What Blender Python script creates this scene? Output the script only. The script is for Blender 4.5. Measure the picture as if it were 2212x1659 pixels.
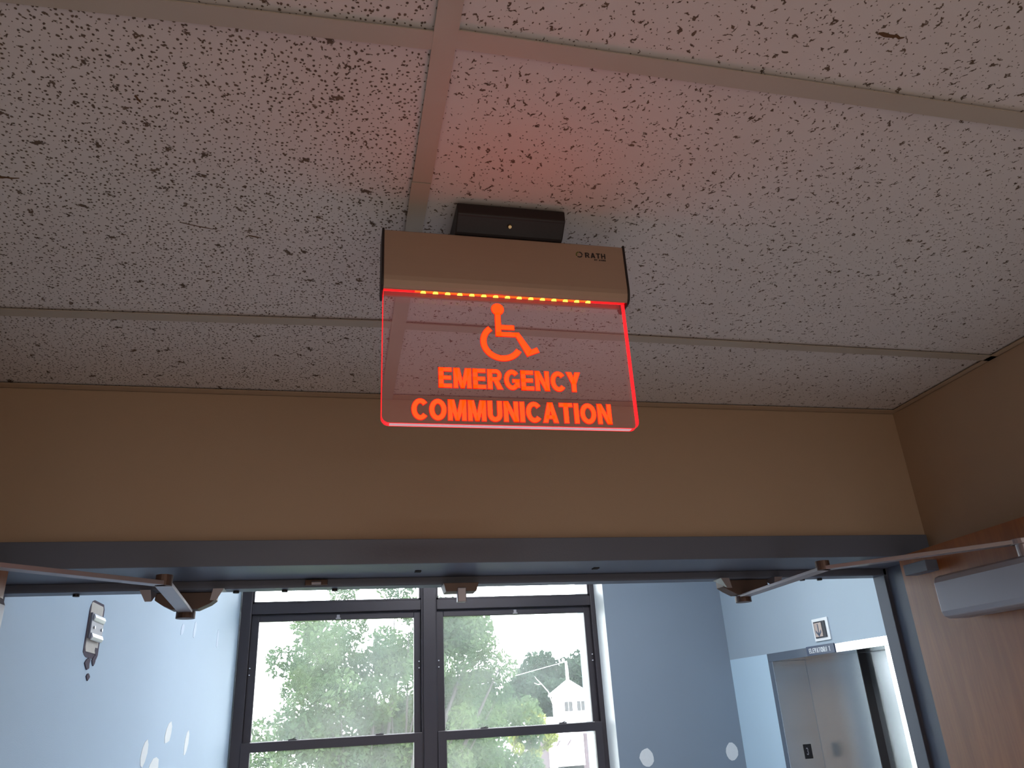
import bpy, bmesh, math, random
import numpy as np
from mathutils import Vector, Matrix
R_ = random.Random(7)
H = 1.87            # eye height; the drawn heights below are relative to it where "H+" is written
S = bpy.context.scene
COL = S.collection
for o in list(bpy.data.objects): bpy.data.objects.remove(o)

# ------------------------------------------------------------------ camera
cam_d = bpy.data.cameras.new('camera'); cam = bpy.data.objects.new('camera', cam_d); COL.objects.link(cam)
S.camera = cam
yaw, pitch, roll = map(math.radians, (13.279, 23.1635, -3.2913))
fwd = Vector((math.sin(yaw)*math.cos(pitch), math.cos(yaw)*math.cos(pitch), math.sin(pitch)))
rt = Vector((math.cos(yaw), -math.sin(yaw), 0)); up = rt.cross(fwd)
r2 = rt*math.cos(roll) + up*math.sin(roll); u2 = up*math.cos(roll) - rt*math.sin(roll)
M = Matrix((r2, u2, -fwd)).transposed().to_4x4(); M.translation = (0, 0, H)
cam.matrix_world = M
cam_d.sensor_width = 36; cam_d.lens = 1654.46/2212*36; cam_d.clip_start = .02; cam_d.clip_end = 500

# ------------------------------------------------------------------ world, lights, exposure
w = bpy.data.worlds.new('world'); S.world = w; w.use_nodes = True
nt = w.node_tree; bg = nt.nodes['Background']
bg.inputs[0].default_value = (.90, .96, 1.0, 1); bg.inputs[1].default_value = 12.0      # white overcast sky
S.view_settings.view_transform = 'Standard'; S.view_settings.look = 'None'
S.view_settings.gamma = 1; S.view_settings.use_curve_mapping = False
S.view_settings.exposure = 0.0
def area(name, loc, rot, sx, sy, power, col):
    l = bpy.data.lights.new(name, 'AREA'); l.shape = 'RECTANGLE'; l.size = sx; l.size_y = sy
    l.energy = power; l.color = col
    o = bpy.data.objects.new(name, l); COL.objects.link(o); o.location = loc; o.rotation_euler = rot
    return o
# unseen fill lights added behind the camera to brighten the near corridor
CORR_P = 72.0
area('corridor_lamp', (.3, -2.2, H+.55), (0, 0, 0), .55, 1.15, CORR_P, (.99, 1.0, .985))
area('corridor_lamp', (.3, -4.6, H+.55), (0, 0, 0), .55, 1.15, CORR_P, (.99, 1.0, .985))
# lobby ceiling lamp, out of view above the lift side
area('lobby_lamp', (1.0, 3.7, H+1.4), (0, 0, 0), 1.2, .6, 50.0, (.90, .95, 1.0))

# ------------------------------------------------------------------ materials
def lin(c):
    return tuple(((v/255)/12.92 if v/255 <= .04045 else ((v/255+.055)/1.055)**2.4) for v in c)+(1,)
class NT:
    def __init__(s, name):
        s.m = bpy.data.materials.new(name); s.m.use_nodes = True; s.t = s.m.node_tree
        s.b = s.t.nodes.get('Principled BSDF'); s.out = s.t.nodes.get('Material Output')
    def n(s, typ, **k):
        x = s.t.nodes.new(typ)
        for a, v in k.items(): setattr(x, a, v)
        return x
    def l(s, a, b): s.t.links.new(a, b)
    def math(s, op, a, b=None, c=None):
        x = s.n('ShaderNodeMath', operation=op)
        for i, v in enumerate((a, b, c)):
            if v is None: continue
            if isinstance(v, (int, float)): x.inputs[i].default_value = v
            else: s.l(v, x.inputs[i])
        return x.outputs[0]
def pmat(name, rgb, rough=.6, metal=0, var=.06, scale=8, bump=0, bscale=200, spec=.5, aniso=None):
    k = NT(name); b = k.b; c = lin(rgb)
    b.inputs['Roughness'].default_value = rough; b.inputs['Metallic'].default_value = metal
    b.inputs['Specular IOR Level'].default_value = spec
    tc = k.n('ShaderNodeTexCoord')
    nz = k.n('ShaderNodeTexNoise'); nz.inputs['Scale'].default_value = scale; nz.inputs['Detail'].default_value = 4
    if aniso:
        mp = k.n('ShaderNodeMapping'); mp.inputs['Scale'].default_value = aniso
        k.l(tc.outputs['Object'], mp.inputs[0]); k.l(mp.outputs[0], nz.inputs['Vector'])
    else: k.l(tc.outputs['Object'], nz.inputs['Vector'])
    mx = k.n('ShaderNodeMix', data_type='RGBA')
    mx.inputs[6].default_value = tuple(v*(1-var) for v in c[:3])+(1,); mx.inputs[7].default_value = tuple(min(1, v*(1+var)) for v in c[:3])+(1,)
    k.l(nz.outputs['Fac'], mx.inputs[0]); k.l(mx.outputs[2], b.inputs['Base Color'])
    if bump:
        n2 = k.n('ShaderNodeTexNoise'); n2.inputs['Scale'].default_value = bscale; n2.inputs['Detail'].default_value = 3
        k.l(tc.outputs['Object'], n2.inputs['Vector'])
        bp = k.n('ShaderNodeBump'); bp.inputs['Strength'].default_value = bump; bp.inputs['Distance'].default_value = .002
        k.l(n2.outputs['Fac'], bp.inputs['Height']); k.l(bp.outputs[0], b.inputs['Normal'])
    return k.m
def emat(name, rgb, strength, base=(.02, .02, .02)):
    k = NT(name); b = k.b
    b.inputs['Base Color'].default_value = base+(1,); b.inputs['Emission Color'].default_value = tuple(rgb)+(1,)
    b.inputs['Emission Strength'].default_value = strength; b.inputs['Roughness'].default_value = .5
    return k.m

def tile_mat(name, pins, worms, seed):
    """mineral fibre tile: pin holes and short fissures, colour plus relief"""
    k = NT(name); b = k.b; b.inputs['Roughness'].default_value = .95; b.inputs['Specular IOR Level'].default_value = .1
    tc = k.n('ShaderNodeTexCoord'); mp = k.n('ShaderNodeMapping'); mp.inputs['Location'].default_value = (seed, seed*.7, 0)
    k.l(tc.outputs['Object'], mp.inputs[0])
    nz = k.n('ShaderNodeTexNoise', noise_dimensions='2D'); nz.inputs['Scale'].default_value = 230; nz.inputs['Detail'].default_value = 2
    k.l(mp.outputs[0], nz.inputs['Vector'])
    sub = k.n('ShaderNodeVectorMath', operation='SUBTRACT'); sub.inputs[1].default_value = (.5, .5, .5); k.l(nz.outputs['Color'], sub.inputs[0])
    holes = None
    def spots(scale, rad, aspect, keep, wob, off):
        sc = k.n('ShaderNodeVectorMath', operation='SCALE'); sc.inputs['Scale'].default_value = wob; k.l(sub.outputs[0], sc.inputs[0])
        ad = k.n('ShaderNodeVectorMath', operation='ADD'); k.l(mp.outputs[0], ad.inputs[0]); k.l(sc.outputs[0], ad.inputs[1])
        of = k.n('ShaderNodeVectorMath', operation='ADD'); of.inputs[1].default_value = (off, off*1.3, 0); k.l(ad.outputs[0], of.inputs[0])
        s2 = k.n('ShaderNodeVectorMath', operation='SCALE'); s2.inputs['Scale'].default_value = scale; k.l(of.outputs[0], s2.inputs[0])
        vo = k.n('ShaderNodeTexVoronoi', voronoi_dimensions='2D'); vo.inputs['Scale'].default_value = 1; vo.inputs['Randomness'].default_value = .9
        k.l(s2.outputs[0], vo.inputs['Vector'])
        d = k.n('ShaderNodeVectorMath', operation='SUBTRACT'); k.l(s2.outputs[0], d.inputs[0]); k.l(vo.outputs['Position'], d.inputs[1])
        se = k.n('ShaderNodeSeparateColor'); k.l(vo.outputs['Color'], se.inputs[0])
        ro = k.n('ShaderNodeVectorRotate', rotation_type='Z_AXIS'); k.l(d.outputs[0], ro.inputs['Vector'])
        k.l(k.math('MULTIPLY', se.outputs[0], 6.283), ro.inputs['Angle'])
        mu = k.n('ShaderNodeVectorMath', operation='MULTIPLY'); mu.inputs[1].default_value = (1, aspect, 0); k.l(ro.outputs[0], mu.inputs[0])
        ln = k.n('ShaderNodeVectorMath', operation='LENGTH'); k.l(mu.outputs[0], ln.inputs[0])
        r = k.math('MULTIPLY', k.math('ADD', k.math('MULTIPLY', se.outputs[1], .9), .45), rad)
        r = k.math('MULTIPLY', r, k.math('LESS_THAN', se.outputs[2], keep))
        x = k.n('ShaderNodeMapRange'); x.clamp = True
        k.l(k.math('DIVIDE', ln.outputs['Value'], k.math('ADD', r, .0001)), x.inputs['Value'])
        x.inputs['From Min'].default_value = .75; x.inputs['From Max'].default_value = 1.15; x.inputs['To Min'].default_value = 1; x.inputs['To Max'].default_value = 0
        return x.outputs[0]
    for a in pins+worms:
        h = spots(*a); holes = h if holes is None else k.math('MAXIMUM', holes, h)
    n3 = k.n('ShaderNodeTexNoise'); n3.inputs['Scale'].default_value = 6; k.l(mp.outputs[0], n3.inputs['Vector'])
    n5 = k.n('ShaderNodeTexNoise', noise_dimensions='2D'); n5.inputs['Scale'].default_value = 60; k.l(mp.outputs[0], n5.inputs['Vector'])
    base = k.n('ShaderNodeMix', data_type='RGBA'); base.inputs[6].default_value = TILE_A; base.inputs[7].default_value = TILE_B
    k.l(n3.outputs['Fac'], base.inputs[0])
    pit = k.n('ShaderNodeMix', data_type='RGBA'); pit.inputs[6].default_value = (.055, .042, .035, 1); pit.inputs[7].default_value = (.20, .15, .11, 1)
    k.l(n5.outputs['Fac'], pit.inputs[0])
    mx = k.n('ShaderNodeMix', data_type='RGBA'); k.l(holes, mx.inputs[0]); k.l(base.outputs[2], mx.inputs[6]); k.l(pit.outputs[2], mx.inputs[7])
    k.l(mx.outputs[2], b.inputs['Base Color'])
    bp = k.n('ShaderNodeBump'); bp.inputs['Strength'].default_value = .6; bp.inputs['Distance'].default_value = .0015
    k.l(k.math('SUBTRACT', 1.0, holes), bp.inputs['Height']); k.l(bp.outputs[0], b.inputs['Normal'])
    return k.m
TILE_A = (.58, .545, .53, 1); TILE_B = (.63, .60, .585, 1)
# spots: cells per metre, radius (cells), aspect, share kept, wobble (m), offset
M_PIN = tile_mat('tile_pinholed', [(158, .20, 1.2, .90, .002, 0)], [(95, .22, 2.2, .24, .006, 3.1), (26, .16, 2.4, .42, .012, 7.7)], 1.3)
M_FIS = tile_mat('tile_fissured', [(150, .12, 1.3, .55, .002, 0)], [(110, .30, 3.2, .34, .006, 2.2), (60, .24, 2.8, .22, .010, 5.5)], 9.1)
M_TEE = pmat('white_enamel_grid', (172, 164, 152), .5, var=.02)
M_TAN = pmat('tan_wall_paint', (176, 155, 133), .75, var=.02, scale=3, bump=.15, bscale=500, spec=.25)
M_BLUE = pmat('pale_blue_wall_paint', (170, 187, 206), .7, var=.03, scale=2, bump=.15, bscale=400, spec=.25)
M_BLUE_UP = pmat('grey_blue_wall_paint', (134, 144, 156), .7, var=.02, scale=2, bump=.15, bscale=400, spec=.25)  # darker tone: the shade of facing away from the window, put into colour
M_BLUE_E = pmat('light_grey_blue_wall_paint', (164, 178, 190), .7, var=.02, scale=2, bump=.15, bscale=400, spec=.25)  # lightened copy of the grey-blue, window light on the elevator wall put into colour
M_BLUE_L = pmat('light_blue_wall_paint', (196, 220, 236), .7, var=.02, scale=2, bump=.15, bscale=400, spec=.25)  # pale blue lightened in its colour so the elevator wall reads as lit
M_SPACK = pmat('spackle_patch', (222, 222, 222), .9, var=.04, scale=60)
M_FAINT = pmat('sanded_filler', (190, 200, 218), .8, var=.02)
M_FLOOR = pmat('vinyl_floor', (172, 168, 170), .35, var=.08, scale=4)
M_FRAME = pmat('slate_blue_door_frame_paint', (92, 100, 116), .45, var=.03, scale=5, bump=.1, bscale=300)
M_STEEL = pmat('stainless_steel', (200, 202, 206), .13, 1, var=.04, scale=3, aniso=(1, 1, 40))
M_DOORST = pmat('brushed_steel_panel', (214, 220, 222), .26, .9, var=.03, scale=3, aniso=(60, 60, 1))
M_ALU = pmat('grey_enamel_closer', (150, 150, 158), .42, .35, var=.02)
M_ARM = pmat('arm_steel', (158, 152, 156), .4, .5, var=.05, scale=30)
M_ARMD = pmat('brown_bronze_bracket', (92, 74, 66), .5, .4, var=.05, scale=30)
M_BRONZE = pmat('dark_bronze_aluminium', (66, 60, 64), .4, .4, var=.04)
M_HOUS = pmat('satin_aluminium_housing', (158, 136, 120), .48, .25, var=.04, scale=12, aniso=(1, 12, 60))
M_BLACK = pmat('black_plastic', (20, 15, 17), .5, var=.05)
M_DARK = pmat('dark_gap', (24, 22, 22), .8)
M_SCREW = pmat('brass_screw', (220, 190, 140), .3, 1)
M_WHITEP = pmat('white_plastic', (228, 230, 232), .4, var=.02)
M_NAVY = pmat('navy_sign', (52, 66, 92), .4, var=.03)
M_LANT = pmat('smoked_lens', (50, 52, 58), .12, var=.05)
M_LENS = pmat('amber_lens', (170, 150, 140), .25, var=.2, scale=30)
M_INKW = pmat('white_ink', (225, 228, 232), .6, var=.01)
M_INKD = pmat('dark_ink', (44, 38, 38), .6, var=.02)
M_INKG = pmat('green_ink', (86, 92, 34), .6, var=.02)
M_BARE = pmat('bare_plaster_patch', (206, 196, 188), .9, var=.1, scale=80)
M_SMUDGE = pmat('dark_torn_paint', (72, 60, 76), .9, var=.3, scale=120)
M_CHROME = pmat('bright_steel_strap', (225, 222, 226), .3, .4, var=.02)
M_WOODEDGE = pmat('orange_wood_edge', (186, 110, 52), .5, var=.1, scale=30)

def wood_mat():
    k = NT('maple_veneer'); b = k.b; b.inputs['Roughness'].default_value = .38
    tc = k.n('ShaderNodeTexCoord'); mp = k.n('ShaderNodeMapping'); mp.inputs['Scale'].default_value = (9, 9, .9); k.l(tc.outputs['Object'], mp.inputs[0])
    nz = k.n('ShaderNodeTexNoise'); nz.inputs['Scale'].default_value = 2.2; nz.inputs['Detail'].default_value = 6; nz.inputs['Distortion'].default_value = 1.2; k.l(mp.outputs[0], nz.inputs['Vector'])
    n2 = k.n('ShaderNodeTexNoise'); n2.inputs['Scale'].default_value = 1.1; n2.inputs['Detail'].default_value = 2; n2.inputs['Distortion'].default_value = 3; k.l(mp.outputs[0], n2.inputs['Vector'])
    wv = k.math('SINE', k.math('MULTIPLY', n2.outputs['Fac'], 60)); f = k.math('ADD', k.math('MULTIPLY', wv, .07), nz.outputs['Fac'])
    cr = k.n('ShaderNodeValToRGB'); cr.color_ramp.elements[0].position = .3; cr.color_ramp.elements[0].color = lin((126, 68, 24))
    cr.color_ramp.elements[1].position = .75; cr.color_ramp.elements[1].color = lin((150, 88, 38))
    k.l(f, cr.inputs[0]); k.l(cr.outputs[0], b.inputs['Base Color'])
    return k.m
M_WOOD = wood_mat()

def clear_mat(name, veil=0.0, tint=(1, 1, 1), glow=None):
    k = NT(name); k.t.nodes.remove(k.b)
    tr = k.n('ShaderNodeBsdfTransparent'); tr.inputs[0].default_value = tint+(1,)
    gl = k.n('ShaderNodeBsdfGlossy'); gl.inputs['Roughness'].default_value = .02
    fr = k.n('ShaderNodeFresnel'); fr.inputs[0].default_value = 1.35
    m = k.n('ShaderNodeMixShader'); k.l(fr.outputs[0], m.inputs[0]); k.l(tr.outputs[0], m.inputs[1]); k.l(gl.outputs[0], m.inputs[2])
    last = m.outputs[0]
    if veil:  # translucent white veil stands in for haze and flare over the view
        tl = k.n('ShaderNodeBsdfTranslucent'); tl.inputs[0].default_value = (.9, .93, .95, 1)
        nz = k.n('ShaderNodeTexNoise'); nz.inputs['Scale'].default_value = 3; nz.inputs['Detail'].default_value = 5
        tc = k.n('ShaderNodeTexCoord'); k.l(tc.outputs['Object'], nz.inputs['Vector'])
        m2 = k.n('ShaderNodeMixShader'); k.l(k.math('MULTIPLY', nz.outputs['Fac'], veil*2), m2.inputs[0]); k.l(last, m2.inputs[1]); k.l(tl.outputs[0], m2.inputs[2]); last = m2.outputs[0]
    if glow:
        e = k.n('ShaderNodeEmission'); e.inputs[0].default_value = glow[:3]+(1,); e.inputs[1].default_value = glow[3]
        a = k.n('ShaderNodeAddShader'); k.l(last, a.inputs[0]); k.l(e.outputs[0], a.inputs[1]); last = a.outputs[0]
    k.l(last, k.out.inputs[0])
    return k.m
M_PANE = clear_mat('dusty_window_glass', veil=.032)
M_ACRYL = clear_mat('edge_lit_acrylic', tint=(.97, .95, .95), glow=(1.0, .26, .26, .034))
M_ETCH = emat('etched_orange_red', (1.0, .0100, .0005), 10.0)
M_ETCHE = emat('etched_red_outline', (1.0, .002, .002), 1.0)
M_ETCHB = emat('etched_back', (1.0, .02, .01), .25)
M_EDGE = emat('lit_acrylic_edge_red', (1.0, .006, .010), 2.2)
M_EDGEP = emat('lit_acrylic_edge_pink', (1.0, .52, .62), .34, (.75, .7, .75))
M_LEDO = emat('led_diffuser_orange', (1.0, .085, .001), 1.9)
M_LEDR = emat('led_diffuser_red', (1.0, .002, .004), 1.3)
M_LEDY = emat('led_yellow', (1.0, .62, .06), 2.5)

# ------------------------------------------------------------------ builders
class MB:
    def __init__(s): s.bm = bmesh.new(); s.mi = 0
    def face(s, vs):
        try: f = s.bm.faces.new(vs); f.material_index = s.mi; return f
        except ValueError: return None
    def hexa(s, p):      # 8 points: bottom loop 0-3, top loop 4-7
        v = [s.bm.verts.new(q) for q in p]
        for a in ((3, 2, 1, 0), (4, 5, 6, 7), (0, 1, 5, 4), (1, 2, 6, 5), (2, 3, 7, 6), (3, 0, 4, 7)): s.face([v[i] for i in a])
        return s
    def box(s, x0, x1, y0, y1, z0, z1):
        return s.hexa([(x0, y0, z0), (x1, y0, z0), (x1, y1, z0), (x0, y1, z0), (x0, y0, z1), (x1, y0, z1), (x1, y1, z1), (x0, y1, z1)])
    def prism(s, pts, axis, a, b):   # polygon pts (u,v) extruded along axis from a to b
        def P(u, v, t): return {'x': (t, u, v), 'y': (u, t, v), 'z': (u, v, t)}[axis]
        A = [s.bm.verts.new(P(u, v, a)) for u, v in pts]; B = [s.bm.verts.new(P(u, v, b)) for u, v in pts]
        fa = s.face(A[::-1]); fb = s.face(B); n = len(pts)
        for i in range(n): s.face([A[i], A[(i+1) % n], B[(i+1) % n], B[i]])
        return s
    def bar(s, p, q, wx, wz, upv=(0, 0, 1)):   # bar of rectangular section between two points
        p = Vector(p); q = Vector(q); d = (q-p).normalized(); u = Vector(upv); sx = d.cross(u).normalized(); uu = sx.cross(d)
        c = [(-1, -1), (1, -1), (1, 1), (-1, 1)]
        return s.hexa([p+sx*a*wx/2+uu*b*wz/2 for a, b in c]+[q+sx*a*wx/2+uu*b*wz/2 for a, b in c])
    def tube(s, pts, rad, n=8):
        rings = []
        for i, p in enumerate(pts):
            p = Vector(p); d = (Vector(pts[min(i+1, len(pts)-1)])-Vector(pts[max(i-1, 0)])).normalized()
            a = d.orthogonal().normalized(); b = d.cross(a); r = rad[i] if isinstance(rad, (list, tuple)) else rad
            rings.append([s.bm.verts.new(p+(a*math.cos(t)+b*math.sin(t))*r) for t in [2*math.pi*j/n for j in range(n)]])
        for A, B in zip(rings, rings[1:]):
            for j in range(n): s.face([A[j], A[(j+1) % n], B[(j+1) % n], B[j]])
        s.face(rings[0][::-1]); s.face(rings[-1]); return s
    def cyl(s, c, axis, r, h, n=20):
        c = Vector(c); a = Vector({'x': (1, 0, 0), 'y': (0, 1, 0), 'z': (0, 0, 1)}[axis])*h/2
        return s.tube([c-a, c+a], r, n)
    def build(s, name, mat, parent=None, bevel=0, seg=2, smooth=False):
        bmesh.ops.recalc_face_normals(s.bm, faces=s.bm.faces)
        me = bpy.data.meshes.new(name); s.bm.to_mesh(me); s.bm.free()
        for m in (mat if isinstance(mat, list) else [mat]): me.materials.append(m)
        if smooth:
            for p in me.polygons: p.use_smooth = True
        o = bpy.data.objects.new(name, me); COL.objects.link(o)
        if parent:
            o.parent = parent; o.matrix_parent_inverse = Matrix.Translation(-PL(parent))
        if bevel:
            b = o.modifiers.new('bevel', 'BEVEL'); b.width = bevel; b.segments = seg; b.limit_method = 'ANGLE'; b.angle_limit = math.radians(40)
        return o
def PL(o):   # world location of an unrotated parent chain
    v = Vector((0, 0, 0))
    while o: v += o.location + o.matrix_parent_inverse.translation; o = o.parent
    return v
def tag(o, label, cat=None, group=None, kind=None):
    if label: o['label'] = label
    if cat: o['category'] = cat
    if group: o['group'] = group
    if kind: o['kind'] = kind
    return o
def empty(name, loc, label, cat, group=None, kind=None):
    o = bpy.data.objects.new(name, None); COL.objects.link(o); o.location = loc; o.empty_display_size = .1
    return tag(o, label, cat, group, kind)
def Box(name, mat, parent, *a, bevel=0, **k): return MB().box(*a).build(name, mat, parent, bevel, **k)

# ------------------------------------------------------------------ setting: near corridor
ZC = H+.6065; YW = 1.480; XR = 1.280; XL = -.70; YB = -6.0
st = lambda o, lab, cat: tag(o, lab, cat, kind='structure')
st(Box('floor', M_FLOOR, None, XL-.2, 3.3, YB-.2, 5.8, -.15, 0), 'beige vinyl floor below the frame', 'floor')
wf = MB()
wf.box(XL-.2, XR+.2, YW, 1.650, H+.29, ZC+.35)
wf.box(XL-.2, -.66, YW, 1.650, 0, H+.29); wf.box(1.273, XR+.2, YW, 1.650, 0, H+.29)
wall_front = st(wf.build('wall_front', M_TAN), 'tan painted wall above the blue-grey double door frame', 'wall')
st(Box('wall_right', M_TAN, None, XR, XR+.2, YB, YW, 0, ZC+.35), 'tan painted side wall behind the open wooden door', 'wall')
st(Box('wall_left', M_TAN, None, XL-.2, XL, YB, YW, 0, ZC+.35), 'tan side wall just left of the frame', 'wall')
st(Box('wall_back', M_TAN, None, XL-.2, XR+.2, YB-.2, YB, 0, ZC+.35), 'tan end wall behind the viewer', 'wall')

# suspended ceiling
ceil = st(Box('ceiling', M_DARK, None, XL-.2, XR+.2, YB-.2, YW, ZC+.30, ZC+.35), 'suspended ceiling of speckled tiles in a white metal grid', 'ceiling')
XT = .0818; FW = .0234
def tee_y(row, side, x):       # centre line of the cross tees, each hung a touch out of square
    U = .6065
    y0 = {0: (.912*U, .9035*U), 1: (1.897*U, 1.903*U)}.get(row)
    sl = {0: (-.020, .017), 1: (-.040, .011)}.get(row)
    if y0 is None: y0 = ((.912+(row)*1.0)*U,)*2; sl = (0, 0)
    return y0[side]+sl[side]*(x-XT)
def tile(x0, x1, rowa, rowb, side, mat):
    ya = lambda x: (tee_y(rowa, side, x)+.005 if rowa is not None else YB+.012)
    yb = lambda x: (tee_y(rowb, side, x)-.005 if rowb is not None else YW-.006)
    z0, z1 = ZC+.0045, ZC+.019
    m = MB().hexa([(x0, ya(x0), z0), (x1, ya(x1), z0), (x1, yb(x1), z0), (x0, yb(x0), z0), (x0, ya(x0), z1), (x1, ya(x1), z1), (x1, yb(x1), z1), (x0, yb(x0), z1)])
    return m.build('ceiling_tile', mat, ceil)
rows = [1, 0, -1, -2, -3, -4, -5, -6, -7, -8, -9, -10]
mats = {0: M_PIN, 1: M_FIS}
for side, (x0, x1) in enumerate(((XL+.006, XT-.005), (XT+.005, XR-.006))):
    tile(x0, x1, 1, None, side, M_PIN if side == 0 else M_FIS)
    for a, b in zip(rows[1:], rows): tile(x0, x1, a, b, side, mats[side])
def tee_bar(name, p, q, wd):
    p = Vector(p); q = Vector(q)
    m = MB(); m.bar(p+Vector((0, 0, .0008)), q+Vector((0, 0, .0008)), wd, .0016); m.bar(p+Vector((0, 0, .02)), q+Vector((0, 0, .02)), .003, .037)
    return m.build(name, M_TEE, ceil)
tee_bar('main_tee', (XT, .7712, ZC-.0012), (XT+.0004, YW-.001, ZC-.0012), FW)
tee_bar('main_tee', (XT+.0006, YB, ZC-.0006), (XT+.0006, .7700, ZC-.0006), FW)
for r in rows:
    for side in (0, 1):
        xe = XL+.001 if side == 0 else XR-.001; xs = XT-FW/2+.001 if side == 0 else XT+FW/2-.001
        a, b = (xe, xs) if side == 0 else (xs, xe)
        tee_bar('cross_tee', (a, tee_y(r, side, a), ZC), (b, tee_y(r, side, b), ZC), FW-.001)
def molding(x0, x1, y0, y1, up):
    m = MB().box(x0, x1, y0, y1, ZC, ZC+.0015)
    m.box(*up); return m.build('wall_molding', M_TAN, ceil)
molding(XL, XR, YW-.022, YW, (XL, XR, YW-.0015, YW, ZC, ZC+.022))
molding(XR-.016, XR, YB, YW-.022, (XR-.0015, XR, YB, YW-.022, ZC, ZC+.022))
molding(XL, XL+.022, YB, YW-.022, (XL, XL+.0015, YB, YW-.022, ZC, ZC+.022))

M_GOUGE = pmat('torn_brown_fibre', (92, 66, 42), .95, var=.4, scale=300)
for (xa, ya, xb, yb, w_) in ((.5134, .4770, .5440, .4773, .0034), (-.4200, .8375, -.3865, .8359, .0022), (-.1374, .9213, -.1198, .9256, .0016), (-.2203, .9025, -.1806, .9130, .0011), (-.2253, .6762, -.2218, .6870, .0018)):
    a = Vector((xa, ya)); b = Vector((xb, yb)); d = (b-a); nn = Vector((-d.y, d.x)).normalized()*w_
    up_ = []; dn = []
    for i in range(8):
        t = i/7; e = math.sin(math.pi*min(1, .12+t*.8))*R_.uniform(.6, 1.2); c = a+d*t+nn*R_.uniform(-.4, .4)
        up_.append(c+nn*e); dn.append(c-nn*e*.8)
    m = MB(); m.prism([tuple(p) for p in up_+dn[::-1]], 'z', ZC+.0041, ZC+.0050); m.build('gouge', M_GOUGE, ceil)

# ------------------------------------------------------------------ double door frame
fr = empty('trim_1', (.307, YW, 0), 'blue-grey painted steel frame around the open double doors', 'door frame', kind='structure')
prof = lambda a, b: [(1.462, b), (1.462, a), (1.615, a), (1.615, a-.016), (1.656, a-.016), (1.656, b)]
m = MB().prism(prof(H+.2665, H+.3135), 'x', -.690, 1.268); m.build('frame_header', M_FRAME, fr, .0012)
for s, xr in ((1, 1.264), (-1, -.645)):
    fw = .012 if s == 1 else .044
    pts = [(xr+s*fw, 1.462), (xr, 1.462), (xr, 1.615), (xr-s*.009, 1.615), (xr-s*.009, 1.656), (xr+s*fw, 1.656)]
    MB().prism(pts, 'z', 0, H+.267).build('frame_jamb', M_FRAME, fr, .0012)
# coordinator bar screwed along the stop, with its small roller and silencers
cb = MB().box(-.62, 1.250, 1.6130, 1.6155, H+.2525, H+.2655).build('stop_bar', M_FRAME, fr)
for x, y in ((-.045, 1.5835), ):
    r = Box('roller_catch', M_ARMD, fr, x-.022, x+.022, 1.604, 1.6130, H+.253, H+.264, bevel=.001)
    MB().cyl((x, 1.603, H+.2575), 'x', .0035, .018).build('roller', M_ARM, r)
for x in (.151, .520): Box('strike_hole_plate', M_DARK, fr, x-.006, x+.006, 1.535, 1.551, H+.2645, H+.2667)
for x in (-.20, -.107, -.009, 1.055, 1.10, -.49): MB().cyl((x, 1.640, H+.2485), 'z', .006, .005, 14).build('silencer', M_BLACK, fr)

def leaf(name, xh, xf, lab, s):
    """door leaf open at a right angle; xh/xf = push-face x at the hinge edge and at the free edge"""
    t = s*.044; y0, y1 = .545, 1.452
    d = empty(name, ((xh+xf)/2+t/2, 1.0, 0), lab, 'door', kind='structure')
    def P(y): return xh+(xf-xh)*(y1-y)/(y1-y0)
    xa, xb = P(y0), P(y1); Z0, Z1 = .012, H+.2635
    # stiles and rails around a tall narrow lite in the leaf
    gy0, gy1, gz0, gz1 = .70, 1.148, .95, H+.098
    gy1 = 1.146
    def piece(ya, yb, za, zb):
        return [(P(ya), ya, za), (P(yb), yb, za), (P(yb)+t, yb, za), (P(ya)+t, ya, za), (P(ya), ya, zb), (P(yb), yb, zb), (P(yb)+t, yb, zb), (P(ya)+t, ya, zb)]
    m = MB()
    for q in ((y0, gy0, Z0, Z1), (gy1, y1, Z0, Z1), (gy0, gy1, gz1, Z1), (gy0, gy1, Z0, gz0)): m.hexa(piece(*q))
    m.build('door_panel', M_WOOD, d)
    f = MB(); e = -s*.006
    for (ya, yb, za, zb) in ((gy0, gy0+.022, gz0, gz1), (gy1-.022, gy1, gz0, gz1), (gy0, gy1, gz1-.022, gz1), (gy0, gy1, gz0, gz0+.022)):
        f.hexa([(P(y)+o, y, z) for z in (za, zb) for y, o in ((ya, e), (yb, e), (yb, t-e), (ya, t-e))])
    f.build('vision_frame', M_FRAME, d, .001)
    MB().hexa([(P(y)+o, y, z) for z in (gz0+.02, gz1-.02) for y, o in ((gy0+.02, t*.45), (gy1-.02, t*.45), (gy1-.02, t*.55), (gy0+.02, t*.55))]).build('pane', M_PANE, d)
    return d, P
d1, P1 = leaf('door_1', 1.174, 1.113, 'right maple door leaf, open flat along the right wall', 1)
d2, P2 = leaf('door_2', -.544, -.520, 'left maple door leaf at the left edge, open towards the viewer', -1)
for dd, P, s in ((d1, P1, 1), (d2, P2, -1)):
    for z in (.25, 1.07, H+.11):
        MB().cyl((P(1.452)+s*.052, 1.456, z), 'z', .006, .11, 12).build('hinge_barrel', M_ARM, dd)

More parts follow.
